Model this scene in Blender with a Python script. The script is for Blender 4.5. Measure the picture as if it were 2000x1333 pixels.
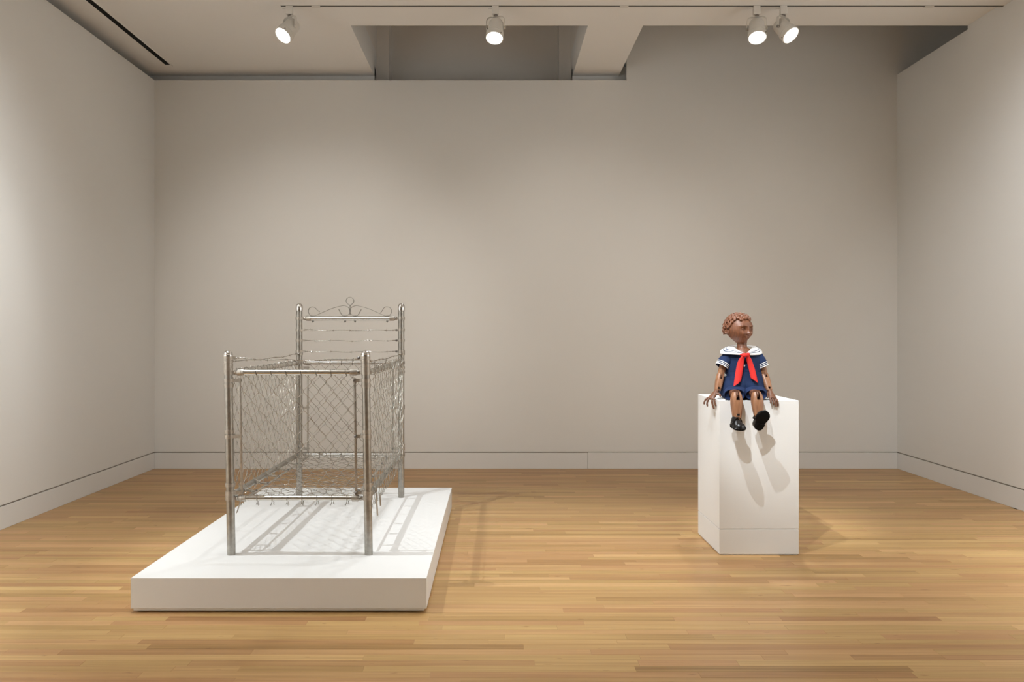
import bpy, bmesh, math, random
from mathutils import Vector, Matrix, noise
random.seed(7)
S = bpy.context.scene
COL = S.collection
for o in list(bpy.data.objects): bpy.data.objects.remove(o)

# ------------------------------------------------------------ camera / light / exposure
H = 1.45; F = 1480.0; VX = 967.0; VY = 650.0          # eye height, focal length and vanishing point of a 2000x1333 frame
cam = bpy.data.cameras.new('camera'); cam_o = bpy.data.objects.new('camera', cam); COL.objects.link(cam_o)
cam_o.location = (0, 0, H); cam_o.rotation_euler = (math.pi/2, 0, 0)
cam.sensor_width = 36; cam.lens = F*36/2000; cam.shift_x = (1000-VX)/2000; cam.shift_y = -(666.5-VY)/2000
cam.clip_start = 0.05; cam.clip_end = 60
S.camera = cam_o
w = bpy.data.worlds.new('world'); S.world = w; w.use_nodes = True
w.node_tree.nodes['Background'].inputs[0].default_value = (1, .93, .82, 1)
w.node_tree.nodes['Background'].inputs[1].default_value = 0.03
S.view_settings.view_transform = 'Standard'; S.view_settings.look = 'None'
S.view_settings.gamma = 1; S.view_settings.use_curve_mapping = False
S.view_settings.exposure = 0.04

def spot(name, loc, target, watts, size, blend=.6, rad=.04, col=(1, .93, .84)):
    l = bpy.data.lights.new(name, 'SPOT'); l.energy = watts; l.spot_size = math.radians(size); l.spot_blend = blend
    l.shadow_soft_size = rad; l.color = col
    o = bpy.data.objects.new(name, l); COL.objects.link(o); o.location = loc
    o.rotation_euler = (Vector(target)-Vector(loc)).to_track_quat('-Z', 'Y').to_euler()
    return o
NEUT = (.95, .985, 1.0); WARM = (1, .965, .905); COOL = (.91, .97, 1)
# ceiling spots outside the frame: on the crib, on the doll, washing the walls, plus an added floor fill
E = dict(crib=270, doll=500, doll_high=330, left_wall=400, left_wall_far=1220, right_wall=385, right_wall_far=1200,
         back_left=235, back_mid=155, back_right=60, down_left=0, floor_fill=250, down_right=0, track=70, track_b=90, track_c=130, track_d=120)
ONLY = None
if ONLY: E = {k: (v if k == ONLY else 0) for k, v in E.items()}
spot('spot_crib', (-2.2, 4.27, 4.1), (-.75, 5.0, .2), E['crib'], 56, .6, .012, COOL)
spot('spot_doll', (.27, 2.65, 4.1), (1.66, 5.0, 1.14), E['doll'], 17, .9, .014, COOL)
spot('spot_doll_high', (.42, 3.8, 4.1), (1.66, 5.0, 1.0), E['doll_high'], 19, .8, .014, COOL)
spot('spot_left_wall', (-1.3, 3.4, 4.1), (-3.65, 3.8, 1.9), E['left_wall'], 95, 1, .08, NEUT)
spot('spot_left_wall_far', (-1.5, 2.0, 4.1), (-3.65, 2.2, 2.0), E['left_wall_far'], 80, 1, .08, NEUT)
spot('spot_right_wall', (2.1, 3.6, 4.1), (4.28, 4.6, 1.9), E['right_wall'], 95, 1, .08, NEUT)
spot('spot_right_wall_far', (2.2, 2.4, 4.1), (4.28, 2.8, 2.0), E['right_wall_far'], 80, 1, .08, NEUT)
spot('spot_back_wall_left', (-1.4, 3.6, 4.1), (-1.9, 8.0, 1.4), E['back_left'], 54, 1, .08, WARM)
spot('spot_back_wall_mid', (.6, 3.4, 4.1), (.9, 8.0, 1.4), E['back_mid'], 52, 1, .08, WARM)
spot('spot_back_wall_right', (2.4, 3.6, 4.1), (2.9, 8.0, 1.4), E['back_right'], 54, 1, .08, WARM)
spot('spot_down_left', (-2.6, 3.0, 4.1), (-2.7, 4.6, 0), E['down_left'], 90, 1, .08, NEUT)
spot('spot_floor_fill', (.3, 5.0, 4.1), (.5, 5.0, 0), E['floor_fill'], 60, 1, .08, NEUT)  # added fill that brightens the middle of the floor, no known fixture
spot('spot_down_right', (3.0, 4.4, 4.1), (3.0, 4.8, 0), E['down_right'], 70, 1, .08, NEUT)

# ------------------------------------------------------------ helpers
def P(px, py, Y):                                     # a point of the room at depth Y
    return Vector(((px-VX)*Y/F, Y, H-(py-VY)*Y/F))

class MB:
    def __init__(s): s.v = []; s.f = []
    def add(s, vs, fs):
        n = len(s.v); s.v += [tuple(x) for x in vs]; s.f += [tuple(i+n for i in f) for f in fs]; return s
    def box(s, a, b, M=None):
        (x0, y0, z0), (x1, y1, z1) = a, b
        vs = [Vector(p) for p in ((x0,y0,z0),(x1,y0,z0),(x1,y1,z0),(x0,y1,z0),(x0,y0,z1),(x1,y0,z1),(x1,y1,z1),(x0,y1,z1))]
        if M: vs = [M@p for p in vs]
        return s.add(vs, [(0,3,2,1),(4,5,6,7),(0,1,5,4),(1,2,6,5),(2,3,7,6),(3,0,4,7)])
    def rings(s, rings, cap0=True, cap1=True, loop=False):
        n = len(rings[0]); vs = [p for r in rings for p in r]; fs = []; m = len(rings)
        for i in range(m if loop else m-1):
            a = i*n; b = ((i+1) % m)*n
            for j in range(n):
                k = (j+1) % n; fs.append((a+j, a+k, b+k, b+j))
        if not loop:
            if cap0: fs.append(tuple(range(n))[::-1])
            if cap1: fs.append(tuple((m-1)*n+j for j in range(n)))
        return s.add(vs, fs)
    def tube(s, pts, r, n=10, caps=True, closed=False, flat=None, up=None):
        pts = [Vector(p) for p in pts]; m = len(pts)
        R = r if isinstance(r, (list, tuple)) else [r]*m
        def tan(i):
            if closed: return (pts[(i+1) % m]-pts[i-1]).normalized()
            return (pts[min(i+1, m-1)]-pts[max(i-1, 0)]).normalized()
        t = tan(0); u = Vector(up) if up else (Vector((0,0,1)) if abs(t.z) < .9 else Vector((1,0,0)))
        u = (u-t*u.dot(t)).normalized(); out = []
        for i in range(m):
            t = tan(i); u = u-t*u.dot(t)
            if up: u = Vector(up)-t*Vector(up).dot(t)
            u.normalize(); v = t.cross(u)
            a, b = (R[i]*flat[0], R[i]*flat[1]) if flat else (R[i], R[i])
            out.append([pts[i]+u*(a*math.cos(2*math.pi*k/n))+v*(b*math.sin(2*math.pi*k/n)) for k in range(n)])
        return s.rings(out, caps, caps, closed)
    def ribbon(s, pts, w, t, up):                    # flat strip, width w along 'up', thickness t
        pts = [Vector(p) for p in pts]; m = len(pts); up = Vector(up); out = []
        for i in range(m):
            d = (pts[min(i+1, m-1)]-pts[max(i-1, 0)]).normalized(); nn = d.cross(up).normalized()
            out.append([pts[i]+up*w/2+nn*t/2, pts[i]-up*w/2+nn*t/2, pts[i]-up*w/2-nn*t/2, pts[i]+up*w/2-nn*t/2])
        return s.rings(out)
    def lathe(s, prof, M=None, n=24, ax='Z'):        # prof: (r, h)
        out = []
        for r, h in prof:
            ring = [Vector((r*math.cos(2*math.pi*k/n), r*math.sin(2*math.pi*k/n), h)) for k in range(n)]
            if M: ring = [M@p for p in ring]
            out.append(ring)
        return s.rings(out)
    def ball(s, c, r, M=None, n=12, m=8):
        rr = r if isinstance(r, (tuple, list)) else (r, r, r); vs = []; fs = []
        for i in range(m+1):
            th = math.pi*i/m
            for k in range(n):
                a = 2*math.pi*k/n
                p = Vector((rr[0]*math.sin(th)*math.cos(a), rr[1]*math.sin(th)*math.sin(a), rr[2]*math.cos(th)))
                if M: p = M@p
                vs.append(p+Vector(c))
        for i in range(m):
            for k in range(n):
                fs.append((i*n+k, (i+1)*n+k, (i+1)*n+(k+1) % n, i*n+(k+1) % n))
        return s.add(vs, fs)
    def build(s, name, m, parent=None, smooth=35, off=None, bevel=0):
        off = off or (parent['wloc'] if parent and 'wloc' in parent else (0, 0, 0))
        me = bpy.data.meshes.new(name)
        me.from_pydata([(x-off[0], y-off[1], z-off[2]) for x, y, z in s.v], [], s.f)
        bm = bmesh.new(); bm.from_mesh(me); bmesh.ops.remove_doubles(bm, verts=bm.verts, dist=1e-6)
        bmesh.ops.recalc_face_normals(bm, faces=bm.faces)
        if bevel:
            es = [e for e in bm.edges if len(e.link_faces) == 2 and e.calc_face_angle(0) > .5]
            bmesh.ops.bevel(bm, geom=es, offset=bevel, segments=2, profile=.5, affect='EDGES', clamp_overlap=True)
        bm.to_mesh(me); bm.free()
        if smooth:
            me.shade_smooth(); me.set_sharp_from_angle(angle=math.radians(smooth))
        me.materials.append(m)
        o = bpy.data.objects.new(name, me); COL.objects.link(o)
        if parent:
            o.parent = parent
            if 'wloc' in parent: o['wloc'] = list(parent['wloc'])
        return o

def thing(name, loc, label, cat, group=None):
    o = bpy.data.objects.new(name, None); COL.objects.link(o); o.location = loc; o.empty_display_size = .1
    o['label'] = label; o['category'] = cat; o['wloc'] = list(loc)
    if group: o['group'] = group
    return o
def struct(o): o['kind'] = 'structure'; return o
def empty_struct(name):
    o = bpy.data.objects.new(name, None); COL.objects.link(o); o['kind'] = 'structure'; return o

# ------------------------------------------------------------ materials
def mat(name, col, rough=.5, metal=0, noise_amt=0, scale=20, bump=0, bscale=200, spec=.5, coat=0, stretch=None, col2=None):
    m = bpy.data.materials.new(name); m.use_nodes = True; nt = m.node_tree; N = nt.nodes; L = nt.links
    b = N['Principled BSDF']; b.inputs['Base Color'].default_value = (*col, 1); b.inputs['Roughness'].default_value = rough
    b.inputs['Metallic'].default_value = metal; b.inputs['Specular IOR Level'].default_value = spec
    b.inputs['Coat Weight'].default_value = coat
    tc = N.new('ShaderNodeTexCoord'); mp = N.new('ShaderNodeMapping'); L.new(tc.outputs['Object'], mp.inputs[0])
    if stretch: mp.inputs['Scale'].default_value = stretch
    if noise_amt or col2:
        n = N.new('ShaderNodeTexNoise'); n.inputs['Scale'].default_value = scale; n.inputs['Detail'].default_value = 5
        L.new(mp.outputs[0], n.inputs['Vector'])
        r = N.new('ShaderNodeValToRGB'); r.color_ramp.elements[0].position = .3; r.color_ramp.elements[1].position = .7
        c2 = col2 or tuple(c*(1-noise_amt) for c in col)
        r.color_ramp.elements[0].color = (*c2, 1); r.color_ramp.elements[1].color = (*col, 1)
        L.new(n.outputs['Fac'], r.inputs[0]); L.new(r.outputs[0], b.inputs['Base Color'])
    if bump:
        n2 = N.new('ShaderNodeTexNoise'); n2.inputs['Scale'].default_value = bscale; n2.inputs['Detail'].default_value = 3
        L.new(mp.outputs[0], n2.inputs['Vector'])
        bp = N.new('ShaderNodeBump'); bp.inputs['Strength'].default_value = bump; bp.inputs['Distance'].default_value = .002
        L.new(n2.outputs['Fac'], bp.inputs['Height']); L.new(bp.outputs[0], b.inputs['Normal'])
    return m
M_wall = mat('wall_paint', (.78, .765, .735), .85, bump=.08, bscale=120, noise_amt=.012, scale=1.3, spec=.2)
M_ceil = mat('ceiling_paint', (.84, .825, .80), .9, bump=.05, bscale=120, spec=.2)
M_shaft = mat('shaft_paint', (.84, .795, .74), .9, spec=.2)
M_base = mat('baseboard_paint', (.78, .765, .74), .6, spec=.3)
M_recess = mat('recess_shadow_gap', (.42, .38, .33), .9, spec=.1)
M_white = mat('white_plinth_paint', (.86, .856, .845), .55, spec=.3, noise_amt=.012, scale=3, bump=.03)
M_galv = mat('galvanized_steel', (.47, .455, .42), .40, 1.0, scale=38, col2=(.35, .335, .305), bump=.15, bscale=90)
M_rail = mat('bright_galvanized_rail', (.74, .72, .68), .24, 1.0, scale=50, col2=(.66, .64, .60))
M_alum = mat('cast_aluminium_cap', (.70, .68, .66), .16, 1.0, noise_amt=.1, scale=60)
M_fit = mat('pressed_steel_fitting', (.56, .525, .475), .5, 1.0, col2=(.42, .39, .35), scale=70, bump=.2)
M_wire = mat('galvanized_wire', (.44, .42, .38), .27, 1.0)
M_tie = mat('dark_tie_wire', (.24, .22, .19), .45, 1.0)
M_bolt = mat('bolt_steel', (.30, .28, .26), .42, 1.0, noise_amt=.3, scale=150)
M_lampw = mat('lamp_white_enamel', (.72, .69, .64), .4, spec=.5)
M_black = mat('black_vent', (.004, .004, .004), .7, spec=.2)
M_dark = mat('dark_rubber', (.01, .009, .008), .55)

def wood(name, c1, c2, scale, rough=.35, coat=.3, rot=(0, 0, 0), WV=.22):
    m = bpy.data.materials.new(name); m.use_nodes = True; nt = m.node_tree; N = nt.nodes; L = nt.links; b = N['Principled BSDF']
    tc = N.new('ShaderNodeTexCoord'); mp = N.new('ShaderNodeMapping'); L.new(tc.outputs['Object'], mp.inputs[0])
    mp.inputs['Rotation'].default_value = rot
    wv = N.new('ShaderNodeTexWave'); wv.wave_type = 'BANDS'; wv.bands_direction = 'X'; wv.inputs['Scale'].default_value = scale
    wv.inputs['Distortion'].default_value = 3.5; wv.inputs['Detail'].default_value = 3; wv.inputs['Detail Scale'].default_value = .6
    mp2 = N.new('ShaderNodeMapping'); mp2.inputs['Scale'].default_value = (1, 1, .18); L.new(mp.outputs[0], mp2.inputs[0])
    L.new(mp2.outputs[0], wv.inputs['Vector'])
    n = N.new('ShaderNodeTexNoise'); n.inputs['Scale'].default_value = 90; n.inputs['Detail'].default_value = 6; L.new(mp2.outputs[0], n.inputs['Vector'])
    mx = N.new('ShaderNodeMath'); mx.operation = 'MULTIPLY_ADD'; mx.inputs[1].default_value = .85
    L.new(n.outputs['Fac'], mx.inputs[0]); 
    sc = N.new('ShaderNodeMath'); sc.operation = 'MULTIPLY'; sc.inputs[1].default_value = WV; L.new(wv.outputs['Fac'], sc.inputs[0]); L.new(sc.outputs[0], mx.inputs[2])
    r = N.new('ShaderNodeValToRGB'); r.color_ramp.elements[0].color = (*c1, 1); r.color_ramp.elements[1].color = (*c2, 1)
    r.color_ramp.elements[0].position = .15; r.color_ramp.elements[1].position = .8
    L.new(mx.outputs[0], r.inputs[0]); L.new(r.outputs[0], b.inputs['Base Color'])
    b.inputs['Roughness'].default_value = rough; b.inputs['Coat Weight'].default_value = coat; b.inputs['Coat Roughness'].default_value = .3
    return m
M_head = wood('carved_brown_wood', (.10, .034, .015), (.25, .095, .045), 26, .5, .08)
M_limb = wood('varnished_brown_wood', (.15, .058, .025), (.40, .19, .095), 48, .45, .12)
M_hand = wood('dark_carved_wood', (.085, .032, .016), (.20, .085, .045), 30, .5, .1)
M_slot = mat('slot_dark_wood', (.035, .012, .007), .6)
M_navy = mat('navy_cotton', (.014, .030, .090), .8, noise_amt=.25, scale=25, bump=.3, bscale=600, spec=.25)
M_cotton = mat('white_cotton', (.86, .85, .84), .85, bump=.15, bscale=500, spec=.2)
M_red = mat('red_cotton', (.72, .035, .030), .7, bump=.1, bscale=300, spec=.25)
M_shoe = mat('black_shoe_leather', (.008, .007, .007), .3, bump=.2, bscale=120, coat=.1, spec=.4)
M_sole = mat('black_shoe_sole', (.004, .003, .0028), .75, spec=.12)
M_butt = mat('white_button', (.8, .8, .78), .3)

def floor_mat():
    m = bpy.data.materials.new('oak_strip'); m.use_nodes = True; nt = m.node_tree; N = nt.nodes; L = nt.links; b = N['Principled BSDF']
    at = N.new('ShaderNodeAttribute'); at.attribute_name = 'tone'; sp = N.new('ShaderNodeSeparateColor'); L.new(at.outputs['Color'], sp.inputs[0])
    tc = N.new('ShaderNodeTexCoord'); ad = N.new('ShaderNodeVectorMath'); ad.operation = 'ADD'; L.new(tc.outputs['Object'], ad.inputs[0])
    cb = N.new('ShaderNodeCombineXYZ'); ml = N.new('ShaderNodeMath'); ml.operation = 'MULTIPLY'; ml.inputs[1].default_value = 37
    L.new(sp.outputs[2], ml.inputs[0]); L.new(ml.outputs[0], cb.inputs[0]); L.new(ml.outputs[0], cb.inputs[2]); L.new(cb.outputs[0], ad.inputs[1])
    def nz(sx, sy, sc, det):
        mp = N.new('ShaderNodeMapping'); mp.inputs['Scale'].default_value = (sx, sy, 1); L.new(ad.outputs[0], mp.inputs[0])
        n = N.new('ShaderNodeTexNoise'); n.inputs['Scale'].default_value = sc; n.inputs['Detail'].default_value = det
        L.new(mp.outputs[0], n.inputs['Vector']); return n.outputs['Fac']
    g1 = nz(.75, 30, 2.2, 6); g2 = nz(2.5, 190, 2.0, 4); g3 = nz(5, 26, 1.6, 2)
    # base by plank
    r = N.new('ShaderNodeValToRGB'); cr = r.color_ramp
    cr.elements[0].position = 0; cr.elements[0].color = (.28, .142, .047, 1)
    cr.elements[1].position = 1; cr.elements[1].color = (.625, .395, .170, 1)
    e = cr.elements.new(.35); e.color = (.415, .237, .088, 1)
    e = cr.elements.new(.7); e.color = (.515, .310, .126, 1)
    # tone + grain
    a1 = N.new('ShaderNodeMath'); a1.operation = 'MULTIPLY_ADD'; a1.inputs[1].default_value = .95; L.new(g1, a1.inputs[0])
    a0 = N.new('ShaderNodeMath'); a0.operation = 'SUBTRACT'; a0.inputs[1].default_value = .475; L.new(sp.outputs[0], a0.inputs[0]); L.new(a0.outputs[0], a1.inputs[2])
    a2 = N.new('ShaderNodeMath'); a2.operation = 'MULTIPLY_ADD'; a2.inputs[1].default_value = .22; L.new(g2, a2.inputs[0])
    a3 = N.new('ShaderNodeMath'); a3.operation = 'SUBTRACT'; a3.inputs[1].default_value = .11; L.new(a1.outputs[0], a3.inputs[0]); L.new(a3.outputs[0], a2.inputs[2])
    L.new(a2.outputs[0], r.inputs[0])
    hs = N.new('ShaderNodeHueSaturation'); hm = N.new('ShaderNodeMapRange'); hm.inputs[3].default_value = .490; hm.inputs[4].default_value = .506
    L.new(sp.outputs[1], hm.inputs[0]); L.new(hm.outputs[0], hs.inputs['Hue']); L.new(r.outputs[0], hs.inputs['Color'])
    # small dark mineral flecks and knots
    k = N.new('ShaderNodeValToRGB'); k.color_ramp.elements[0].position = .22; k.color_ramp.elements[1].position = .285
    k.color_ramp.elements[0].color = (.58, .47, .38, 1); k.color_ramp.elements[1].color = (1, 1, 1, 1); L.new(g3, k.inputs[0])
    mu = N.new('ShaderNodeMix'); mu.data_type = 'RGBA'; mu.blend_type = 'MULTIPLY'; mu.inputs['Factor'].default_value = 1
    L.new(hs.outputs[0], mu.inputs['A']); L.new(k.outputs[0], mu.inputs['B']); L.new(mu.outputs['Result'], b.inputs['Base Color'])
    b.inputs['Roughness'].default_value = .36; b.inputs['Specular IOR Level'].default_value = .35
    bp = N.new('ShaderNodeBump'); bp.inputs['Strength'].default_value = .12; bp.inputs['Distance'].default_value = .001
    L.new(g2, bp.inputs['Height']); L.new(bp.outputs[0], b.inputs['Normal'])
    return m
M_oak = floor_mat()
M_sub = mat('subfloor', (.22, .12, .05), .8)

# ------------------------------------------------------------ room shell
XL, XR, YB, YN = -3.627, 4.283, 8.07, -5.0
ZC = 4.233; ZW = 4.138; ZR = 4.2
BB = .168; GAP = .180
struct(MB().box((XL-.7, YN, -.12), (XR+.7, 9.6, -.016)).build('floor', M_sub, smooth=0))
floor = bpy.data.objects['floor']
# oak strips
PW = .0572
def strip(mb, cols, x0, x1, y0, y1, tone):
    g = .00008; c = .0006; x0 += g; x1 -= g; y0 += g; y1 -= g; zt = tone[3]; zb = zt-.012
    vs = [(x0,y0,zb),(x1,y0,zb),(x1,y1,zb),(x0,y1,zb),(x0,y0,zt-c),(x1,y0,zt-c),(x1,y1,zt-c),(x0,y1,zt-c),
          (x0+c,y0+c,zt),(x1-c,y0+c,zt),(x1-c,y1-c,zt),(x0+c,y1-c,zt)]
    fs = [(0,1,5,4),(1,2,6,5),(2,3,7,6),(3,0,4,7),(4,5,9,8),(5,6,10,9),(6,7,11,10),(7,4,8,11),(8,9,10,11)]
    mb.add(vs, fs); cols += [tone[:3]]*len(vs)
def finish(o, cols):
    ca = o.data.color_attributes.new('tone', 'FLOAT_COLOR', 'POINT')
    for i, c in enumerate(cols): ca.data[i].color = (*c, 1)
allp = []
rf = random.Random(21)
y = YN
while y < YB-.0:
    y1 = min(y+PW, YB+.01)
    x = XL-rf.uniform(0, 1.2)
    while x < XR:
        L_ = rf.choice((rf.uniform(.25, .7), rf.uniform(.5, 1.3), rf.uniform(.9, 2.1)))
        t = min(1, max(0, rf.gauss(.60, .115)))
        if rf.random() < .07: t = max(.12, t-.28)
        if rf.random() < .07: t = min(1, t+.2)
        a, b_ = max(x, XL), min(x+L_, XR)
        if b_-a > .02: allp.append((a, b_, y, y1, (t, rf.random(), rf.random(), -rf.uniform(0, .0002))))
        x += L_
    y = y1
def seen(p):
    if p[3] < 3.16: return False
    d = p[3]; return (VX+p[1]*F/d) > 0 and (VX+p[0]*F/d) < 2000
vis = [p for p in allp if seen(p)]
vis.sort(key=lambda p: (p[2], p[0])); near = vis[:298]; ns = set(id(p) for p in near)
for p in near:
    mb = MB(); cols = []; strip(mb, cols, *p); me = bpy.data.meshes.new('plank'); me.from_pydata(mb.v, [], mb.f)
    me.materials.append(M_oak); o = bpy.data.objects.new('plank', me); COL.objects.link(o); o.parent = floor; finish(o, cols)
mb = MB(); cols = []
for p in allp:
    if id(p) not in ns: strip(mb, cols, *p)
me = bpy.data.meshes.new('far_planks'); me.from_pydata(mb.v, [], mb.f); me.materials.append(M_oak)
o = bpy.data.objects.new('far_planks', me); COL.objects.link(o); o.parent = floor; o['kind'] = 'stuff'; finish(o, cols)

Y5 = 6.865
OX0 = (685-VX)*Y5/F; OX1 = (1148-VX)*Y5/F; BX1 = (1256-VX)*Y5/F
# walls: panels that stop short of the ceiling, a recess line over the flush baseboard
Y5 = 6.865
XS = (1224-VX)*YB/F                                   # where the tall part of the back wall begins
bw = MB().box((XL, YB, GAP), (XS, YB+.06, ZW)); bw.box((XS, YB, GAP), (XR+.02, YB+.06, 6.3)); bw.box((XR+.02, YB, ZR-.4), (XR+1.3, YB+.06, 6.3))
struct(bw.build('wall_back', M_wall, smooth=0))
lw = MB().box((XL-.06, YN, GAP), (XL, YB+.06, ZW)); struct(lw.build('wall_left', M_wall, smooth=0))
rw = MB().box((XR, YN, GAP), (XR+.06, 6.865, ZC)); rw.box((XR, 6.865, GAP), (XR+.06, YB, ZR)); struct(rw.build('wall_right', M_wall, smooth=0))
struct(MB().box((XL-.3, YN-.1, 0), (XR+.1, YN, ZC)).build('wall_rear', M_wall, smooth=0))
# structural shell behind the panels
sh = MB().box((XL-.25, YN, -.01), (XL-.17, 8.3, ZC+.1)); sh.box((XL-.25, YB+.15, -.01), (OX0, YB+.25, ZC+.1)); 
sh.box((OX1, YB+.15, ZC-.25), (XS+.1, YB+.25, ZC+.1))
sh.box((XR+.02, Y5-.6, ZC+.0), (XR+1.3, Y5-.5, 6.3)); sh.box((XR+.06, Y5-.5, 3.6), (XR+1.3, YB+.1, 3.65)); sh.box((XR+.75, 5.5, 3.6), (XR+.85, YB+.1, 6.3))
struct(sh.build('trim_1', M_ceil, smooth=0))
# recess behind the shadow gap
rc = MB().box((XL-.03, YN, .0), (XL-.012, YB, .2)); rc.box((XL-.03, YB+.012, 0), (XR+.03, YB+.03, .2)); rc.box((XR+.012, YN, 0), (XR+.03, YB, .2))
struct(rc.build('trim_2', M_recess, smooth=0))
JX = (1148-VX)*YB/F
bb = empty_struct('baseboard_back')
for a, b_, h in ((XL, JX-.002, BB-.001), (JX+.002, XR, BB+.003)):
    MB().box((a, YB, .0), (b_, YB+.011, h)).build('board', M_base, bb, smooth=0, bevel=.001)
struct(MB().box((XL-.011, YN, 0), (XL, YB, BB)).build('baseboard_left', M_base, smooth=0, bevel=.001))
struct(MB().box((XR, YN, 0), (XR+.011, YB, BB)).build('baseboard_right', M_base, smooth=0, bevel=.001))
# ceiling with two openings behind its front strip
OX0 = (685-VX)*Y5/F; OX1 = (1148-VX)*Y5/F; BX1 = (1256-VX)*Y5/F
ce = MB().box((XL-.25, YN-.1, ZC), (XR+.06, Y5, ZC+.3)); ce.box((XL-.25, Y5, ZC), (OX0, YB+.25, ZC+.3)); ce.box((OX1, Y5, ZC), (BX1, YB+.25, ZC+.3))
struct(ce.build('ceiling', M_ceil, smooth=0))
# dropped strip of ceiling in front of the track
SX = (499-VX)*6.36/F
struct(MB().box((SX, 4.6, 4.2), (XR, 6.365, ZC)).build('trim_3', M_ceil, smooth=0, bevel=.004))
# the unlit shafts above the openings
sf = MB(); sf.box((OX0-.1, Y5, ZC+.3), (OX0, 8.7, 6.3)); sf.box((OX0-.1, 8.325, 3.6), (OX0, 8.7, ZC+.3))
sf.box((OX0-.1, 8.62, 3.4), (OX1+.3, 8.7, 6.3))
sf.box((OX1+.0, YB+.25, 3.6), (OX1+.1, 8.7, 6.3))
sf.box((OX0-.1, 8.40, 3.6), (OX0+.13, 8.65, 6.3)); sf.box((OX1-.13, 8.40, 3.6), (OX1+.1, 8.65, 6.3))
sf.box((OX0-.1, Y5-.1, ZC+.3), (XR+1.3, Y5, 6.3)); sf.box((OX1, Y5, ZC+.3), (BX1, YB+.25, 6.3))
sf.box((OX0-.1, Y5-.1, 6.3), (XR+1.4, 9.1, 6.4))
struct(sf.build('trim_4', M_shaft, smooth=0))

# slot vent in the ceiling
vx = (328-VX)*7.86/F
v = thing('slot_vent', (vx, 5.5, ZC), 'long black linear air slot in the white ceiling, along the left wall', 'air vent')
MB().box((vx-.028, 2.2, ZC-.0035), (vx+.028, 7.86, ZC-.0005)).build('slot', M_black, v, smooth=0)
fr = MB().box((vx-.034, 2.2, ZC-.006), (vx-.027, 7.88, ZC)); fr.box((vx+.027, 2.2, ZC-.006), (vx+.034, 7.88, ZC)); fr.box((vx-.034, 7.86, ZC-.006), (vx+.034, 7.90, ZC))
fr.build('frame', M_ceil, v, smooth=0)

# ------------------------------------------------------------ track and spotlights
TX0 = (546-VX)*6.34/F
tr = thing('lighting_track', (1.2, 6.34, ZC), 'white lighting track with a dark slot running along the ceiling edge', 'lighting track')
tk = MB().box((TX0, 6.367, 4.200), (XR, 6.374, ZC)); tk.box((TX0, 6.392, 4.200), (XR, 6.402, ZC)); tk.box((TX0-.004, 6.367, 4.2), (TX0, 6.402, ZC))
tk.build('channel', M_lampw, tr, smooth=0)
MB().box((TX0, 6.374, 4.2012), (XR, 6.392, 4.230)).build('conductor_slot', M_black, tr, smooth=0)
for px in (617, 1219, 1815):
    x = (px-VX)*6.38/F; MB().box((x-.035, 6.3665, 4.194), (x+.035, 6.4025, 4.2005)).build('joint_cover', M_lampw, tr, smooth=0, bevel=.001)
em = bpy.data.materials.new('lamp_glow'); em.use_nodes = True
eb = em.node_tree.nodes['Principled BSDF']; eb.inputs['Emission Color'].default_value = (1, .97, .92, 1); eb.inputs['Emission Strength'].default_value = 14
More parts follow.
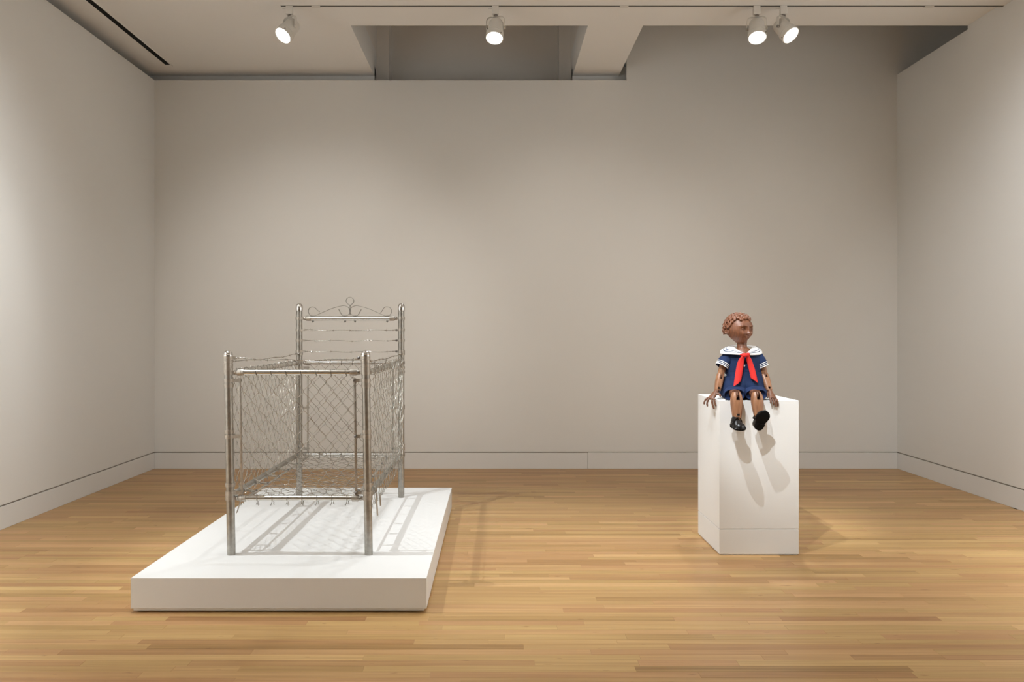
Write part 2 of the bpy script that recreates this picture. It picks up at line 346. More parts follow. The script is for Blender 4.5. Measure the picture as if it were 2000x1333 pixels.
def track_lamp(px, lens_px, axis, yoke, label, watts, side):
    Yt = 6.38; x = (px-VX)*Yt/F; g = 'white track spotlights along the ceiling'
    t = thing('track_spotlight', (x, Yt, 4.2), label, 'spotlight', g)
    ax = Vector(axis).normalized()
    ad = MB().box((x-.030, Yt-.02, 4.128), (x+.026, Yt+.018, 4.1995))
    a = ad.build('adapter', M_lampw, t, smooth=0, bevel=.004)
    MB().box((x-.062, Yt-.006, 4.176), (x-.030, Yt+.004, 4.182)).build('release_lever', M_lampw, a, smooth=0)
    MB().lathe([(0, 0), (.018, 0), (.018, .012), (.010, .014), (.010, .02), (0, .02)], Matrix.Translation((x, Yt, 4.110)), 14).build('swivel', M_bolt, t)
    piv = Vector((x, Yt, 4.012)); lc = piv+ax*.105      # pivot hangs straight below the swivel
    # the can: lens at its mouth, axis pointing out
    q = ax.to_track_quat('Z', 'Y').to_matrix().to_4x4(); M = Matrix.Translation(lc)@q
    prof = [(0, -.185), (.035, -.185), (.050, -.178), (.060, -.160), (.064, -.11), (.068, -.06), (.074, -.03), (.075, .0), (.070, .004), (.066, 0), (.066, -.012), (0, -.012)]
    MB().lathe(prof, M, 36).build('can', M_lampw, t)
    MB().lathe([(0, -.004), (.0655, -.004), (.064, .001), (0, .003)], M, 32).build('lens', em, t)
    MB().lathe([(.0655, -.060), (.0720, -.060), (.0745, -.052), (.0735, -.045), (.0655, -.045)], M, 36).build('ring', M_lampw, t)
    # yoke
    sdir = ax.cross(Vector((0, 0, 1))).normalized(); up = Vector((0, 0, 1)); hh = 4.110-piv.z; W_ = .079; c_ = .034; pts = []
    for k in range(4): pts.append(piv+sdir*W_+up*((hh-c_)*(k/3.0)-.012*(1-k/3.0)))
    for k in range(1, 7): an = math.pi/2*k/6; pts.append(piv+sdir*(W_-c_+c_*math.cos(an))+up*(hh-c_+c_*math.sin(an)))
    for k in range(6, 0, -1): an = math.pi/2*k/6; pts.append(piv-sdir*(W_-c_+c_*math.cos(an))+up*(hh-c_+c_*math.sin(an)))
    for k in range(3, -1, -1): pts.append(piv-sdir*W_+up*((hh-c_)*(k/3.0)-.012*(1-k/3.0)))
    wv = sdir.cross(up).normalized()
    MB().ribbon(pts, .024, .003, wv).build('yoke', M_lampw, t)
    for sg in (1, -1):
        c = piv+sdir*.080*sg; R = (sdir*sg).to_track_quat('Z', 'Y').to_matrix().to_4x4()
        MB().lathe([(0, -.01), (.012, -.01), (.012, .004), (.009, .007), (0, .007)], Matrix.Translation(c)@R, 12).build('knob', M_lampw if sg < 0 else M_bolt, t)
    for an in (.6, 3.74):
        c = M@Vector((.078*math.cos(an), .078*math.sin(an), -.01)); MB().ball(c, .005, n=8, m=6).build('screw', M_bolt, t)
    spot('track_beam', lc+ax*.03, lc+ax*2, watts, 62, .7, .05, NEUT)
track_lamp(566, (557, 68), (-.40, -.5, -.76), 1, 'white track spotlight at far left, turned left over the metal crib', E['track'], (.75, -.6, 0))
track_lamp(968, (965.5, 68), (-.09, -.38, -.90), 1, 'lone white track spotlight in the middle of the ceiling track', E['track_b'], (.7, -.7, 0))
track_lamp(1478, (1477, 69), (-.10, -.42, -.88), 1, 'left one of the paired white track spotlights, its yoke arms both showing', E['track_c'], (1, .25, .1))
track_lamp(1530, (1537, 69), (.38, -.52, -.74), 1, 'right one of the paired white track spotlights, tilted toward the right wall', E['track_d'], (-.75, -.6, 0))

# ------------------------------------------------------------ platform and plinth
X0, X1, Y0, Y1, ZP = -1.884, -.3545, 3.916, 6.203, .180
pl = thing('display_platform', ((X0+X1)/2, (Y0+Y1)/2, 0), 'low wide white display platform under the metal crib', 'platform')
MB().box((X0, Y0, .022), (X1, Y1, ZP)).build('deck', M_white, pl, smooth=0, bevel=.0012)
MB().box((X0+.012, Y0+.006, .010), (X1-.012, Y1-.006, .0225)).build('edge_strip', M_white, pl, smooth=0)
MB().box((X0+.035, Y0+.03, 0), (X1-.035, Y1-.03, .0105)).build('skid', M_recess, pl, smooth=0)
A0, A1, B0, B1, ZT = 1.460, 1.977, 4.933, 5.451, 1.0067
pd = thing('plinth', ((A0+A1)/2, (B0+B1)/2, 0), 'tall square white plinth with the wooden doll sitting on its edge', 'plinth')
MB().box((A0, B0, .1715), (A1, B1, ZT)).build('column', M_white, pd, smooth=0, bevel=.0012)
MB().box((A0, B0, .006), (A1, B1, .1675)).build('base_box', M_white, pd, smooth=0, bevel=.0015)
MB().box((A0+.006, B0+.006, .0), (A1-.006, B1-.006, .1715)).build('spacer', M_white, pd, smooth=0)

# ------------------------------------------------------------ chain-link crib
XA, XB, YF, YK = -1.509, -.723, 4.335, 5.84
crib = thing('chain_link_crib', ((XA+XB)/2, (YF+YK)/2, ZP), 'galvanized steel crib of fence pipe, chain-link mesh and barbed wire on the low platform', 'crib')
ZTF, ZTB = 1.348, 1.675; ZU, ZL = 1.222, .502         # rail heights
def lean(front, z): return -.016*(z-ZP) if front else 0.0
posts = {}
for (nm, x, y, zt, fr_) in (('fl', XA, YF, ZTF, 1), ('fr', XB, YF, ZTF, 1), ('bl', XA, YK, ZTB, 0), ('br', XB, YK, ZTB, 0)):
    lx = lambda z, x=x, fr_=fr_: x+lean(fr_, z)
    o = MB().tube([(lx(ZP), y, ZP), (lx(ZP), y, ZP+.012), (lx(zt-.03), y, zt-.03)], .0232, 28).build('post', M_galv, crib)
    prof = [(.0, -.058), (.0262, -.058), (.0268, -.052), (.0268, -.024), (.0258, -.022)]
    for k in range(7):
        a = math.pi/2*k/6; prof.append((.0258*math.cos(a)+1e-5, -.022+.022*math.sin(a)))
    MB().lathe(prof, Matrix.Translation((lx(zt-.03), y, zt)), 28).build('post_cap', M_alum, o)
    if fr_:                                            # ring stamped in the cap
        MB().lathe([(.0262, -.026), (.0275, -.024), (.0262, -.022)], Matrix.Translation((lx(zt-.03), y, zt)), 28).build('cap_rim', M_alum, o)
    posts[nm] = (lx, y, o)
def bolt(o, c, d, r=.0085, l=.010):
    R = Vector(d).to_track_quat('Z', 'Y').to_matrix().to_4x4()
    MB().lathe([(0, 0), (r, 0), (r*.95, l*.4), (r*.55, l*.75), (0, l*.8)], Matrix.Translation(Vector(c))@R, 12).build('bolt', M_bolt, o)
    MB().lathe([(0, 0), (r, 0), (r, l*.5), (0, l*.5)], Matrix.Translation(Vector(c)-Vector(d).normalized()*l*1.1)@R, 6).build('nut', M_bolt, o)
def band(nm, z, d, reach, h=.022, strap=True, name='brace_band', rb=.0245):
    """steel band round a post; two ears reach out in direction d and are bolted together"""
    lx, y, o = posts[nm]; c = Vector((lx(z), y, z)); d = Vector(d).normalized(); s = Vector((0, 0, 1)).cross(d)
    mb = MB(); n = 24; ring = []
    mb.lathe([(rb, -h/2), (rb+.0028, -h/2), (rb+.0028, h/2), (rb, h/2)], Matrix.Translation(c), n)
    for sg in (-1, 1):
        a = c+d*.012+s*(.0215*sg); b2 = c+d*.034+s*(.0045*sg); e = c+d*reach+s*(.0045*sg)
        mb.ribbon([a, b2, e], h*.86, .0026, (0, 0, 1))
    b = mb.build(name, M_fit, crib)
    bolt(b, c+d*(reach-.007)+s*.006, s)
    return c+d*reach
def rail_cup(nm, z, d, r=.0165, gap=.050):
    """rail-end cup bolted to a brace band"""
    band(nm, z, d, gap, .020)
    lx, y, o = posts[nm]; c = Vector((lx(z), y, z)); d = Vector(d).normalized()
    R = d.to_track_quat('Z', 'Y').to_matrix().to_4x4(); st = c+d*(gap-.012)
    mb = MB().lathe([(0, 0), (.010, .002), (r+.001, .014), (r+.0035, .018), (r+.0035, .052), (r+.0005, .052)], Matrix.Translation(st)@R, 20)
    mb.ball(st+d*.004, (.014, .014, .014), n=12, m=8)
    mb.build('rail_end_cup', M_fit, crib)
    return st+d*.046
# rails
dX = Vector((1, 0, 0)); dY = Vector((0, 1, 0))
def rail(n1, n2, z, d, r=.0158, name='rail', m=None):
    a = rail_cup(n1, z, d, r); b = rail_cup(n2, z, -Vector(d), r)
    return MB().tube([a, b], r, 24).build(name, m or M_rail, crib)
r_ft = rail('fl', 'fr', ZU, dX); r_fb = rail('fl', 'fr', ZL, dX)
r_bt = rail('bl', 'br', ZU-.006, dX); r_bb = rail('bl', 'br', ZL+.004, dX); r_h = rail('bl', 'br', 1.560, dX)
r_lt = rail('fl', 'bl', ZU-.002, dY); r_lb = rail('fl', 'bl', ZL+.012, dY, .0175, m=M_galv)
r_rt = rail('fr', 'br', ZU-.002, dY); r_rb = rail('fr', 'br', ZL+.012, dY, .0175, m=M_galv)
r_h.name = 'head_rail'

# chain-link fabric: interlocking zigzag wires.  O origin, U along the width, V along the height, N normal
def chain(O, U, V, W, Hh, pu, pv, r=.0014, tips=True, jit=.0012, seed=1, sag=0):
    rr = random.Random(seed); O = Vector(O); U = Vector(U).normalized(); V = Vector(V).normalized(); Nn = U.cross(V).normalized()
    mb = MB(); nw = int(round(W/(pu/2))); nv = int(round(Hh/(pv/2)))
    ox = (W-nw*pu/2)/2
    J = {}
    def kn(i, j):
        if (i, j) not in J: J[(i, j)] = (rr.uniform(-jit, jit), rr.uniform(-jit, jit), rr.uniform(-jit, jit)*2)
        return J[(i, j)]
    for i in range(nw):
        pts = []
        for j in range(nv+1):
            # wire i swings between columns i and i+1
            side = (j+i) % 2; ci = i+side; a = kn(ci, j)
            ov = .0019*(1 if side else -1)
            u = ox+ci*pu/2+ov+a[0]; vv = j*pv/2+a[1]; hk = .0019
            sg = sag*math.sin(math.pi*min(1, max(0, u/W)))*math.sin(math.pi*min(1, max(0, vv/Hh)))
            dn = a[2]+sg
            pts.append(O+U*(u-ov*.6)+V*(vv-.004)+Nn*(dn+(hk if side else -hk)))
            pts.append(O+U*(u+ov*.2)+V*vv+Nn*dn)
            pts.append(O+U*(u-ov*.6)+V*(vv+.004)+Nn*(dn-(hk if side else -hk)))
        mb.tube(pts, r, 6)
        if tips:                                       # twisted ends
            for e, sg2 in ((pts[0], -1), (pts[-1], 1)):
                q = [e]
                for k in range(1, 6): q.append(e+V*(sg2*.0032*k)+U*(.0022*math.sin(k*1.9+i))+Nn*(.0022*math.cos(k*1.9+i)))
                q.append(q[-1]+V*sg2*.003+U*(.005*(1 if i % 2 else -1)))
                mb.tube(q, r, 5)
    return mb
PU, PV = .0855, .104
off = .062
mesh_args = dict(pu=PU, pv=PV)
g = []
zb, hz = ZL-.012, ZU-ZL+.016
m1 = chain((XA+off, YF-.003, zb), dX, (0, 0, 1), XB-XA-2*off, hz, seed=3, **mesh_args).build('chain_link_mesh', M_wire, crib, smooth=60)
m2 = chain((XA+off, YK-.003, zb), dX, (0, 0, 1), XB-XA-2*off, hz, seed=5, **mesh_args).build('chain_link_mesh', M_wire, crib, smooth=60)
m3 = chain((XA-.014, YF+.055, zb), dY, (0, 0, 1), YK-YF-.11, hz, seed=8, sag=.012, **mesh_args).build('chain_link_mesh', M_wire, crib, smooth=60)
m4 = chain((XB+.018, YF+.055, zb-.03), dY, (0, 0, 1), YK-YF-.11, hz+.035, seed=9, sag=.02, **mesh_args).build('chain_link_mesh', M_wire, crib, smooth=60)
m5 = chain((XA+.092, YF+.02, ZL+.004), dX, dY, XB-XA-.184, YK-YF-.04, pu=.0855, pv=.104, seed=12, sag=-.028, jit=.003).build('chain_link_mesh', M_wire, crib, smooth=60)
m5['label'] = 'horizontal chain-link bed base'
# tension bars and the bands that hold them
def tbar(a, b, nrm, w_=.0145, t_=.005):
    d = (Vector(b)-Vector(a)).normalized(); s = d.cross(Vector(nrm)).normalized(); mb = MB()
    mb.ribbon([a, b], w_, t_, s); return mb.build('tension_bar', M_fit, crib, bevel=.0008)
for nm, sg in (('fl', 1), ('fr', -1)):
    lx, y, _ = posts[nm]; tbar((lx(1.19)+sg*.064, y, 1.19), (lx(.52)+sg*.066, y, .52), (0, 1, 0))
    for z in (1.176, .856, .534): band(nm, z, dX*sg, .072, .022)
for nm, sg in (('bl', 1), ('br', -1)):
    lx, y, _ = posts[nm]; tbar((lx(1.18)+sg*.066, y, 1.19), (lx(.53)+sg*.066, y, .53), (0, 1, 0))
    for z in (1.180, .870, .555): band(nm, z, dX*sg, .074, .020)
for nm, sg in (('fl', 1), ('fr', 1), ('bl', -1), ('br', -1)):
    lx, y, _ = posts[nm]; tbar((lx(1.16), y+sg*.056, 1.16), (lx(.54), y+sg*.056, .54), (1, 0, 0))
    for z in (1.146, .884, .580): band(nm, z, dY*sg, .064, .020)
# extra sleeve stack on top of the front posts
for nm in ('fl', 'fr'):
    for z in (1.262, 1.240, 1.150):
        lx, y, o = posts[nm]
        MB().lathe([(.0235, -.010), (.0262, -.010), (.0262, .010), (.0235, .010)], Matrix.Translation((lx(z), y, z)), 24).build('post_sleeve', M_fit, o)
# bottom mesh: bars along the side rails, banded to them
for sg, x in ((1, XA), (-1, XB)):
    b0, b1 = YF+.05, YK-.05; xx = x+sg*.085
    MB().ribbon([(xx, b0, ZL), (xx, b1, ZL)], .015, .005, (1, 0, 0)).build('tension_bar', M_fit, crib)
    for k in range(6):
        yy = b0+.12+k*(b1-b0-.24)/5; mb = MB(); c = Vector((x, yy, ZL+.012))
        mb.lathe([(.0178, -.011), (.0205, -.011), (.0205, .011), (.0178, .011)], Matrix.Translation(c)@Matrix.Rotation(math.pi/2, 4, 'X'), 20)
        for s2 in (-1, 1): mb.ribbon([c+Vector((sg*.008, 0, .017*s2)), c+Vector((sg*.028, 0, .004*s2)), c+Vector((sg*.094, 0, .004*s2-.012))], .018, .0025, (0, 1, 0))
        b = mb.build('rail_band', M_fit, crib); bolt(b, c+Vector((sg*.088, 0, -.006)), (0, 0, 1), .007, .01)
# loose band tails hanging below the rails
MB().ribbon([(XA+.050, YF+.01, ZL-.01), (XA+.044, YF+.008, ZL-.04), (XA+.030, YF+.004, ZL-.085)], .012, .004, (.2, .9, .3)).build('strap_tail', M_fit, crib, bevel=.0008)
for a, b_ in (((.043, 0, .03), (.050, .0, -.100)), ((.060, .03, .02), (.063, .03, -.05))):
    MB().ribbon([Vector((XB, YF, ZL))+Vector(a), Vector((XB, YF, ZL))+Vector(b_)], .013, .004, (.3, .9, 0)).build('strap_tail', M_fit, crib, bevel=.0008)
# tie wires
def tie(c, ax, r, tail=0, tw=1):
    ax = Vector(ax); q = []; R = ax.to_track_quat('Z', 'Y').to_matrix()
    for k in range(15):
        a = 2*math.pi*k/12; q.append(Vector(c)+R@Vector((math.cos(a)*r, math.sin(a)*r, .005*(k/14-.5))))
    mb = MB().tube(q, .0017, 6)
    e = Vector(c)-Vector((0, 0, r))+Vector((0, -.002, 0))
    if tail: mb.tube([e, e+Vector((.002*tw, 0, -.008)), e+Vector((.007*tw, 0, -tail)), e+Vector((.012*tw, 0, -tail+.004))], .0016, 5); mb.tube([e, e+Vector((-.002, 0, -.01)), e+Vector((-.006, 0, -tail+.004))], .0016, 5)
    return mb.build('tie_wire', M_tie, crib, smooth=60)
nwf = int(round((XB-XA-2*off)/(PU/2)))
xs = [XA+off+(XB-XA-2*off-nwf*PU/2)/2+PU*k for k in range(nwf//2+1)]
rt = random.Random(4)
for x in xs:
    tie((x-.016, YF, ZU), (1, .15, .2), .0188); tie((x-.010, YF, ZL), (1, .2, 0), .0188, .022, rt.choice((-1, 1)))
    tie((x-.004, YK, ZU-.006), (1, .1, 0), .0188); tie((x, YK, ZL+.004), (1, .1, 0), .0188)
for k in range(11):
    y = YF+.14+k*(YK-YF-.28)/10
    for x in (XA, XB): tie((x, y, ZU-.002), (0, 1, .2), .0190)

# barbed wire
def barbed(a, b_, sag=.004, nb=5, seed=0):
    rr = random.Random(seed); a = Vector(a); b_ = Vector(b_); L_ = (b_-a).length; n = int(L_/.006); mb = MB(); d = (b_-a).normalized()
    u = Vector((0, 0, 1)); v_ = d.cross(u).normalized()
    def at(t): return a.lerp(b_, t)+u*(-sag*math.sin(math.pi*t)+.0028*math.sin(t*17+seed))+v_*(.002*math.sin(t*11))
    for ph in (0, math.pi):
        mb.tube([at(i/n)+u*(.0019*math.cos(i*.85+ph))+v_*(.0019*math.sin(i*.85+ph)) for i in range(n+1)], .0013, 5)
    for k in range(nb):
        t = (k+.5+rr.uniform(-.12, .12))/nb; c = at(t); ph = rr.uniform(0, 3)
        q = [c+d*(.0015*i-.006)+u*(.0045*math.cos(i*1.25+ph))+v_*(.0045*math.sin(i*1.25+ph)) for i in range(9)]
        mb.tube(q, .0012, 5)
        for s2, an in ((1, ph), (-1, ph+1.2), (1, ph+2.6), (-1, ph+4.2)):
            dv = u*math.cos(an)+v_*math.sin(an)+d*.35*s2; mb.tube([c+d*.004*s2, c+d*.004*s2+dv.normalized()*.0145], [.0013, .0004], 5)
    for e, s2 in ((a, 1), (b_, -1)):                   # wrapped ends
        q = [e+d*s2*(.0032*i)+u*(.004*math.cos(i*1.5))+v_*(.004*math.sin(i*1.5)) for i in range(12)]
        mb.tube(q, .0013, 5)
    return mb.build('barbed_wire', M_wire, crib, smooth=60)
for k, z in enumerate((1.470, 1.389, 1.304)):
    band('bl', z, dX, .044, .018); band('br', z, -dX, .044, .018)
    barbed((XA+.036, YK, z), (XB-.036, YK, z), .003, 5, k+1)
band('fl', 1.305, dX, .046, .020); band('fr', 1.305, -dX, .046, .020)
barbed((XA-.018+.04, YF, 1.305), (XB-.018-.042, YF, 1.298), .010, 6, 7)
for nm, nb2, x, s in (('fl', 'bl', XA, 11), ('fr', 'br', XB, 15)):
    band(nm, 1.284, dY, .044, .018); band(nb2, 1.286, -dY, .044, .018)
    barbed((x-.014, YF+.04, 1.284), (x, YK-.04, 1.287), .010, 9, s)

# scroll work over the head rail (flat strip seen on edge)
def Z1(x, y): return P(560+x/8, 570+y/8, YK)
def smoothp(c, n=6):
    out = []; c = [Vector(p) for p in c]
    for i in range(len(c)-1):
        p0 = c[max(i-1, 0)]; p1 = c[i]; p2 = c[i+1]; p3 = c[min(i+2, len(c)-1)]
        for k in range(n):
            t = k/n; out.append(.5*((2*p1)+(-p0+p2)*t+(2*p0-5*p1+4*p2-p3)*t*t+(-p0+3*p1-3*p2+p3)*t**3))
    out.append(c[-1]); return out
sc = [(515,318),(480,292),(442,252),(400,240),(358,256),(337,300),(347,345),(376,372),(412,379),(450,374),(560,326),(700,266),(820,232),(890,220),(938,232),(974,260),(990,300),(977,345),(942,373),(905,381),(866,368),(836,325),(812,276)]
MB().ribbon(smoothp([Z1(*p) for p in sc]), .018, .0030, (0, 1, 0)).build('scroll', M_galv, crib)
sc2 = [(1976-x, y) for x, y in sc]
sc2[0:3] = [(1465, 335), (1490, 300), (1528, 248)]
MB().ribbon(smoothp([Z1(*p) for p in sc2]), .018, .0030, (0, 1, 0)).build('scroll', M_galv, crib)
rp = [(988+60*math.sin(a), 146-58*math.cos(a)) for a in [math.radians(-152+304*k/20) for k in range(21)]]
ring = [Z1(*p) for p in rp]
MB().ribbon(ring+[], .018, .0030, (0, 1, 0)).build('finial_ring', M_galv, crib)
MB().ribbon(smoothp([Z1(x, y) for x, y in ((962, 197), (984, 212), (990, 250), (994, 300), (988, 340), (994, 368))]), .018, .0030, (0, 1, 0)).build('finial_stem', M_galv, crib)
MB().ribbon(smoothp([Z1(x, y) for x, y in ((1018, 197), (996, 214), (992, 240))]), .018, .0030, (0, 1, 0)).build('finial_stem', M_galv, crib)
for x in (410, 912, 1068, 1570):
    c = Z1(x, 455); MB().lathe([(0, 0), (.009, 0), (.009, -.004), (.004, -.010), (.002, -.016), (0, -.016)], Matrix.Translation(c), 12).build('screw', M_bolt, crib)
    MB().lathe([(0, 0), (.007, 0), (.006, .003), (0, .004)], Matrix.Translation(Z1(x, 381)), 12).build('screw_head', M_bolt, crib)

# ------------------------------------------------------------ doll
DY = 5.10
doll = thing('wooden_doll', (1.64, 5.08, ZT), 'jointed brown wooden child doll in a navy sailor suit sitting on the plinth', 'doll')
def mirrorless(): pass
def loft(mb, secs, n=32, p=2.0, caps=True):
    """secs: (centre, half-u, half-v, U, V)"""
    out = []
    for c, a, b_, U, V in secs:
        U = Vector(U); V = Vector(V); ring = []
        for k in range(n):
            t = 2*math.pi*k/n; cs, sn = math.cos(t), math.sin(t)
            ring.append(Vector(c)+U*(a*math.copysign(abs(cs)**(2/p), cs))+V*(b_*math.copysign(abs(sn)**(2/p), sn)))
        out.append(ring)
    return mb.rings(out, caps, caps)
EX = Vector((1, 0, 0)); EY = Vector((0, 1, 0)); EZ = Vector((0, 0, 1))
def boolean_cut(o, boxes):
    for B in boxes:
        c = B.build('cutter', M_slot, None, smooth=0); m_ = o.modifiers.new('b', 'BOOLEAN'); m_.object = c; m_.operation = 'DIFFERENCE'; m_.solver = 'EXACT'
        c.location = -Vector(o['wloc'])*1.0 + Vector(doll.location)  # cutter verts are in world space, doll parts in doll space
        c.location = (0, 0, 0)
        bpy.context.view_layer.update()
        dg = bpy.context.evaluated_depsgraph_get(); me = bpy.data.meshes.new_from_object(o.evaluated_get(dg))
        o.modifiers.clear(); old = o.data; o.data = me; bpy.data.meshes.remove(old); bpy.data.objects.remove(c)
        me.shade_smooth(); me.set_sharp_from_angle(angle=math.radians(35))

# torso of the romper
tors = [(1451, 684, 15, .036), (1450, 687.5, 25, .048), (1450, 692, 32, .058), (1451, 700, 34, .066), (1451, 712, 33.5, .070), (1451, 725, 33.5, .073), (1451.5, 729, 34.5, .075),
        (1452, 735, 35, .078), (1452, 742, 38, .084), (1451, 752, 42, .094), (1450, 763, 44, .100), (1450, 771, 43.5, .100), (1450.5, 777, 39.5, .092), (1450.5, 778.4, 30, .075)]
secs = []
for cx, py, hw, hd in tors:
    c = P(cx, py, DY); secs.append((c, hw*DY/F, hd, EX, EY))
ds = []
for i in range(len(secs)-1):
    for k in range(5):
        t = k/5; A_, B_ = secs[i], secs[i+1]; ds.append((A_[0].lerp(B_[0], t), A_[1]+(B_[1]-A_[1])*t, A_[2]+(B_[2]-A_[2])*t, EX, EY))
ds.append(secs[-1])
mb = MB(); loft(mb, ds, 96, 2.3)
nv = []
for (x, y, z) in mb.v:                                 # soft folds in the cloth
    a = noise.noise(Vector((x*16, y*14, z*9)))*.007+noise.noise(Vector((x*38+z*20, y*30, z*22+4)))*.0045+abs(noise.noise(Vector((x*26-z*30, y*20, z*14+9))))*.006
    k = min(1, max(0, (1.18-z)/.1))
    d = Vector((x-secs[0][0].x, y-DY, 0)).normalized(); nv.append((x+d.x*a*(.35+k), y+d.y*a*(.35+k), z))
mb.v = nv
mb_t = mb; romper = mb.build('romper', M_navy, doll, smooth=80)
romper['label'] = 'navy cotton sailor romper'
# shorts legs
for cx, sgn in ((1434.5, -1), (1477, 1)):
    mb = MB(); secs = []
    for t in range(11):
        s = t/10.0; Y = 5.10-.162*s
        pz = 765+7.5*s; c = P(cx+(-1.0*sgn)*(1-s)*3, pz, Y); pz = 0
        hw = (.068+.009*math.sin(s*3.0)-.003*s); hh = .040-.0035*s+.008*math.sin(math.pi*s)
        c.z = ZT+hh*.97
        secs.append((c, hw, hh, EX, (EZ*1.0)))
    loft(mb, secs, 40, 2.4, caps=False)
    # hem folds back inside
    lastc, a, b_, U, V = secs[-1]; mb2 = MB(); loft(mb2, [(lastc, a, b_, U, V), (lastc+EY*.002, a-.004, b_-.004, U, V), (lastc+EY*.012, a-.007, b_-.005, U, V), (lastc+EY*.017, .030, .026, U, V)], 40, 2.4, caps=False)
    mb.add(mb2.v, mb2.f)
    mb.v = [(x+.003*noise.noise(Vector((x*40, y*30, z*30))), y, max(ZT+.001, z+.004*noise.noise(Vector((x*26+7, y*22, z*20))))) for x, y, z in mb.v]
    mb.build('shorts_leg', M_navy, romper, smooth=80)
# seams and buttons
from mathutils.bvhtree import BVHTree
bv = BVHTree.FromPolygons([Vector(q) for q in mb_t.v], mb_t.f)
def onf(px, py, lift=.0006):                           # the point of the romper's front seen at px, py of the frontal view
    q = P(px, py, 5.03); h = bv.ray_cast(Vector((q.x, 4.5, q.z)), Vector((0, 1, 0)))
    return (h[0] if h[0] else q)+Vector((0, -lift, 0))
sm = MB(); sm.tube([onf(1420+2*k, 725.5+.3*math.sin(k*.5)) for k in range(32)], .0011, 6)
sm.tube([onf(1453.5, 726+2*k) for k in range(20)], .0011, 6)
sm.build('seam', M_navy, romper)
for px, py in ((1453.4, 714.5), (1465.6, 731.8)):
    R = Vector((0, -1, 0)).to_track_quat('Z', 'Y').to_matrix().to_4x4()
    MB().lathe([(0, -.002), (.0062, -.002), (.0066, .0015), (.0055, .003), (.004, .0022), (0, .0022)], Matrix.Translation(onf(px, py, .001))@R, 14).build('button', M_butt, romper)
MB().ball(P(1417.2, 733.5, 5.09), (.0035, .012, .009)).build('side_tab', M_cotton, romper)

# neck and chest
MB().tube([P(1449.5, 663, DY+.004), P(1449, 672, DY), P(1449, 680, DY-.002), P(1449.5, 686, DY-.005)], [.034, .0315, .034, .046], 28).build('neck', M_head, doll)
cm = MB(); loft(cm, [(P(1450, 679, DY), .034, .036, EX, EY), (P(1451, 685, DY-.006), .058, .052, EX, EY), (P(1452, 692, DY-.006), .072, .058, EX, EY)], 32, 2.1); cm.build('chest', M_head, doll)

# sleeves + cuffs
def limb_frame(a, b_):
    d = (Vector(b_)-Vector(a)).normalized(); u = EY-d*EY.dot(d); u.normalize(); return d, u, d.cross(u)
for (s0, s1, rr0, rr1, px) in ((P(1422, 695, DY), P(1409.3, 717, DY-.01), .036, .046, 0), (P(1480, 697, DY), P(1490.2, 718, DY-.01), .034, .040, 1)):
    d, u, v_ = limb_frame(s0, s1); secs = []
    for k in range(9):
        t = k/8; r = rr0+(rr1-rr0)*t+.006*math.sin(math.pi*t); c = s0.lerp(s1, t)
        secs.append((c, r*1.02, r*.90, u, v_))
    mb = MB(); loft(mb, secs, 36, 2.1, caps=False)
    # rounded shoulder end and inner fold
    mb.ball(s0+EZ*.0, (rr0*1.05, rr0*1.02, rr0*.98), n=24, m=14)
    mb.v = [tuple(Vector(q)+Vector((.007*noise.noise(Vector(q)*30), .006*noise.noise(Vector(q)*26+Vector((3, 3, 3))), 0))*min(1, max(0, ((s1-Vector(q)).dot(d)-.036)/.03))) for q in mb.v]
    c, a, b_, U, V = secs[-1]; m2 = MB(); loft(m2, [(c, a, b_, U, V), (c-d*.002, a-.003, b_-.003, U, V), (c-d*.04, a-.006, b_-.006, U, V)], 36, 2.1, caps=False); mb.add(m2.v, m2.f)
    slv = mb.build('sleeve', M_navy, romper, smooth=80)
    for q, wd in ((.002, .0065), (.0145, .0042), (.0255, .0042)):
        t0 = s1-d*q; t1 = s1-d*(q+wd); mb = MB(); e = .0016+.004*0
        ra = rr1+.0030+.010*q; ca = []
        for tt in (t0, t1): ca.append((tt, ra*1.03, ra*.91, u, v_))
        outer = MB(); loft(outer, ca, 36, 2.1, caps=False)
        inner = [(tt, (ra-.005), (ra-.009), u, v_) for tt in (t1, t0)]
        ringsec = [ca[0], ca[1], inner[0], inner[1], ca[0]]
        loft(mb, ringsec, 36, 2.1, caps=False); mb.build('cuff_stripe', M_cotton, slv, smooth=60)

# sailor collar: a draped sheet with thickness
def Zc(x, y, Y): return P(1370+x/10.26, 670+y/10.26, Y)
def collar_side(inner, outer, name, mat_, t0=0, t1=1, lift=0, thick=.004, n=10):
    mb = MB(); ri = smoothp(inner, 5); ro = smoothp(outer, 5); m = min(len(ri), len(ro)); G = []
    for i in range(m):
        row = []
        for k in range(n+1):
            t = t0+(t1-t0)*k/n; p = ri[i].lerp(ro[i], t)+Vector((0, -.35, .7)).normalized()*(.010*math.sin(math.pi*t)+lift); row.append(p)
        G.append(row)
    top = [p for r_ in G for p in r_]; nrm = Vector((0, .4, -.9)).normalized()*thick; bot = [p+nrm for p in top]; N_ = len(top); W_ = n+1; fs = []
    for i in range(m-1):
        for k in range(n):
            a = i*W_+k; fs += [(a, a+1, a+1+W_, a+W_), (a+N_, a+W_+N_, a+1+W_+N_, a+1+N_)]
    for i in range(m-1):
        for k in (0, n): a = i*W_+k; fs.append((a, a+W_, a+W_+N_, a+N_))
    for k in range(n):
        for i in (0, m-1): a = i*W_+k; fs.append((a, a+1, a+1+N_, a+N_))
    mb.add(top+bot, fs); return mb
cl_in = [Zc(700, 60, 5.19), Zc(640, 66, 5.15), Zc(660, 92, 5.10), Zc(745, 150, 5.055), Zc(862, 214, 5.018)]
cl_out = [Zc(560, 70, 5.23), Zc(410, 130, 5.18), Zc(392, 205, 5.085), Zc(600, 222, 5.028), Zc(850, 236, 5.012)]
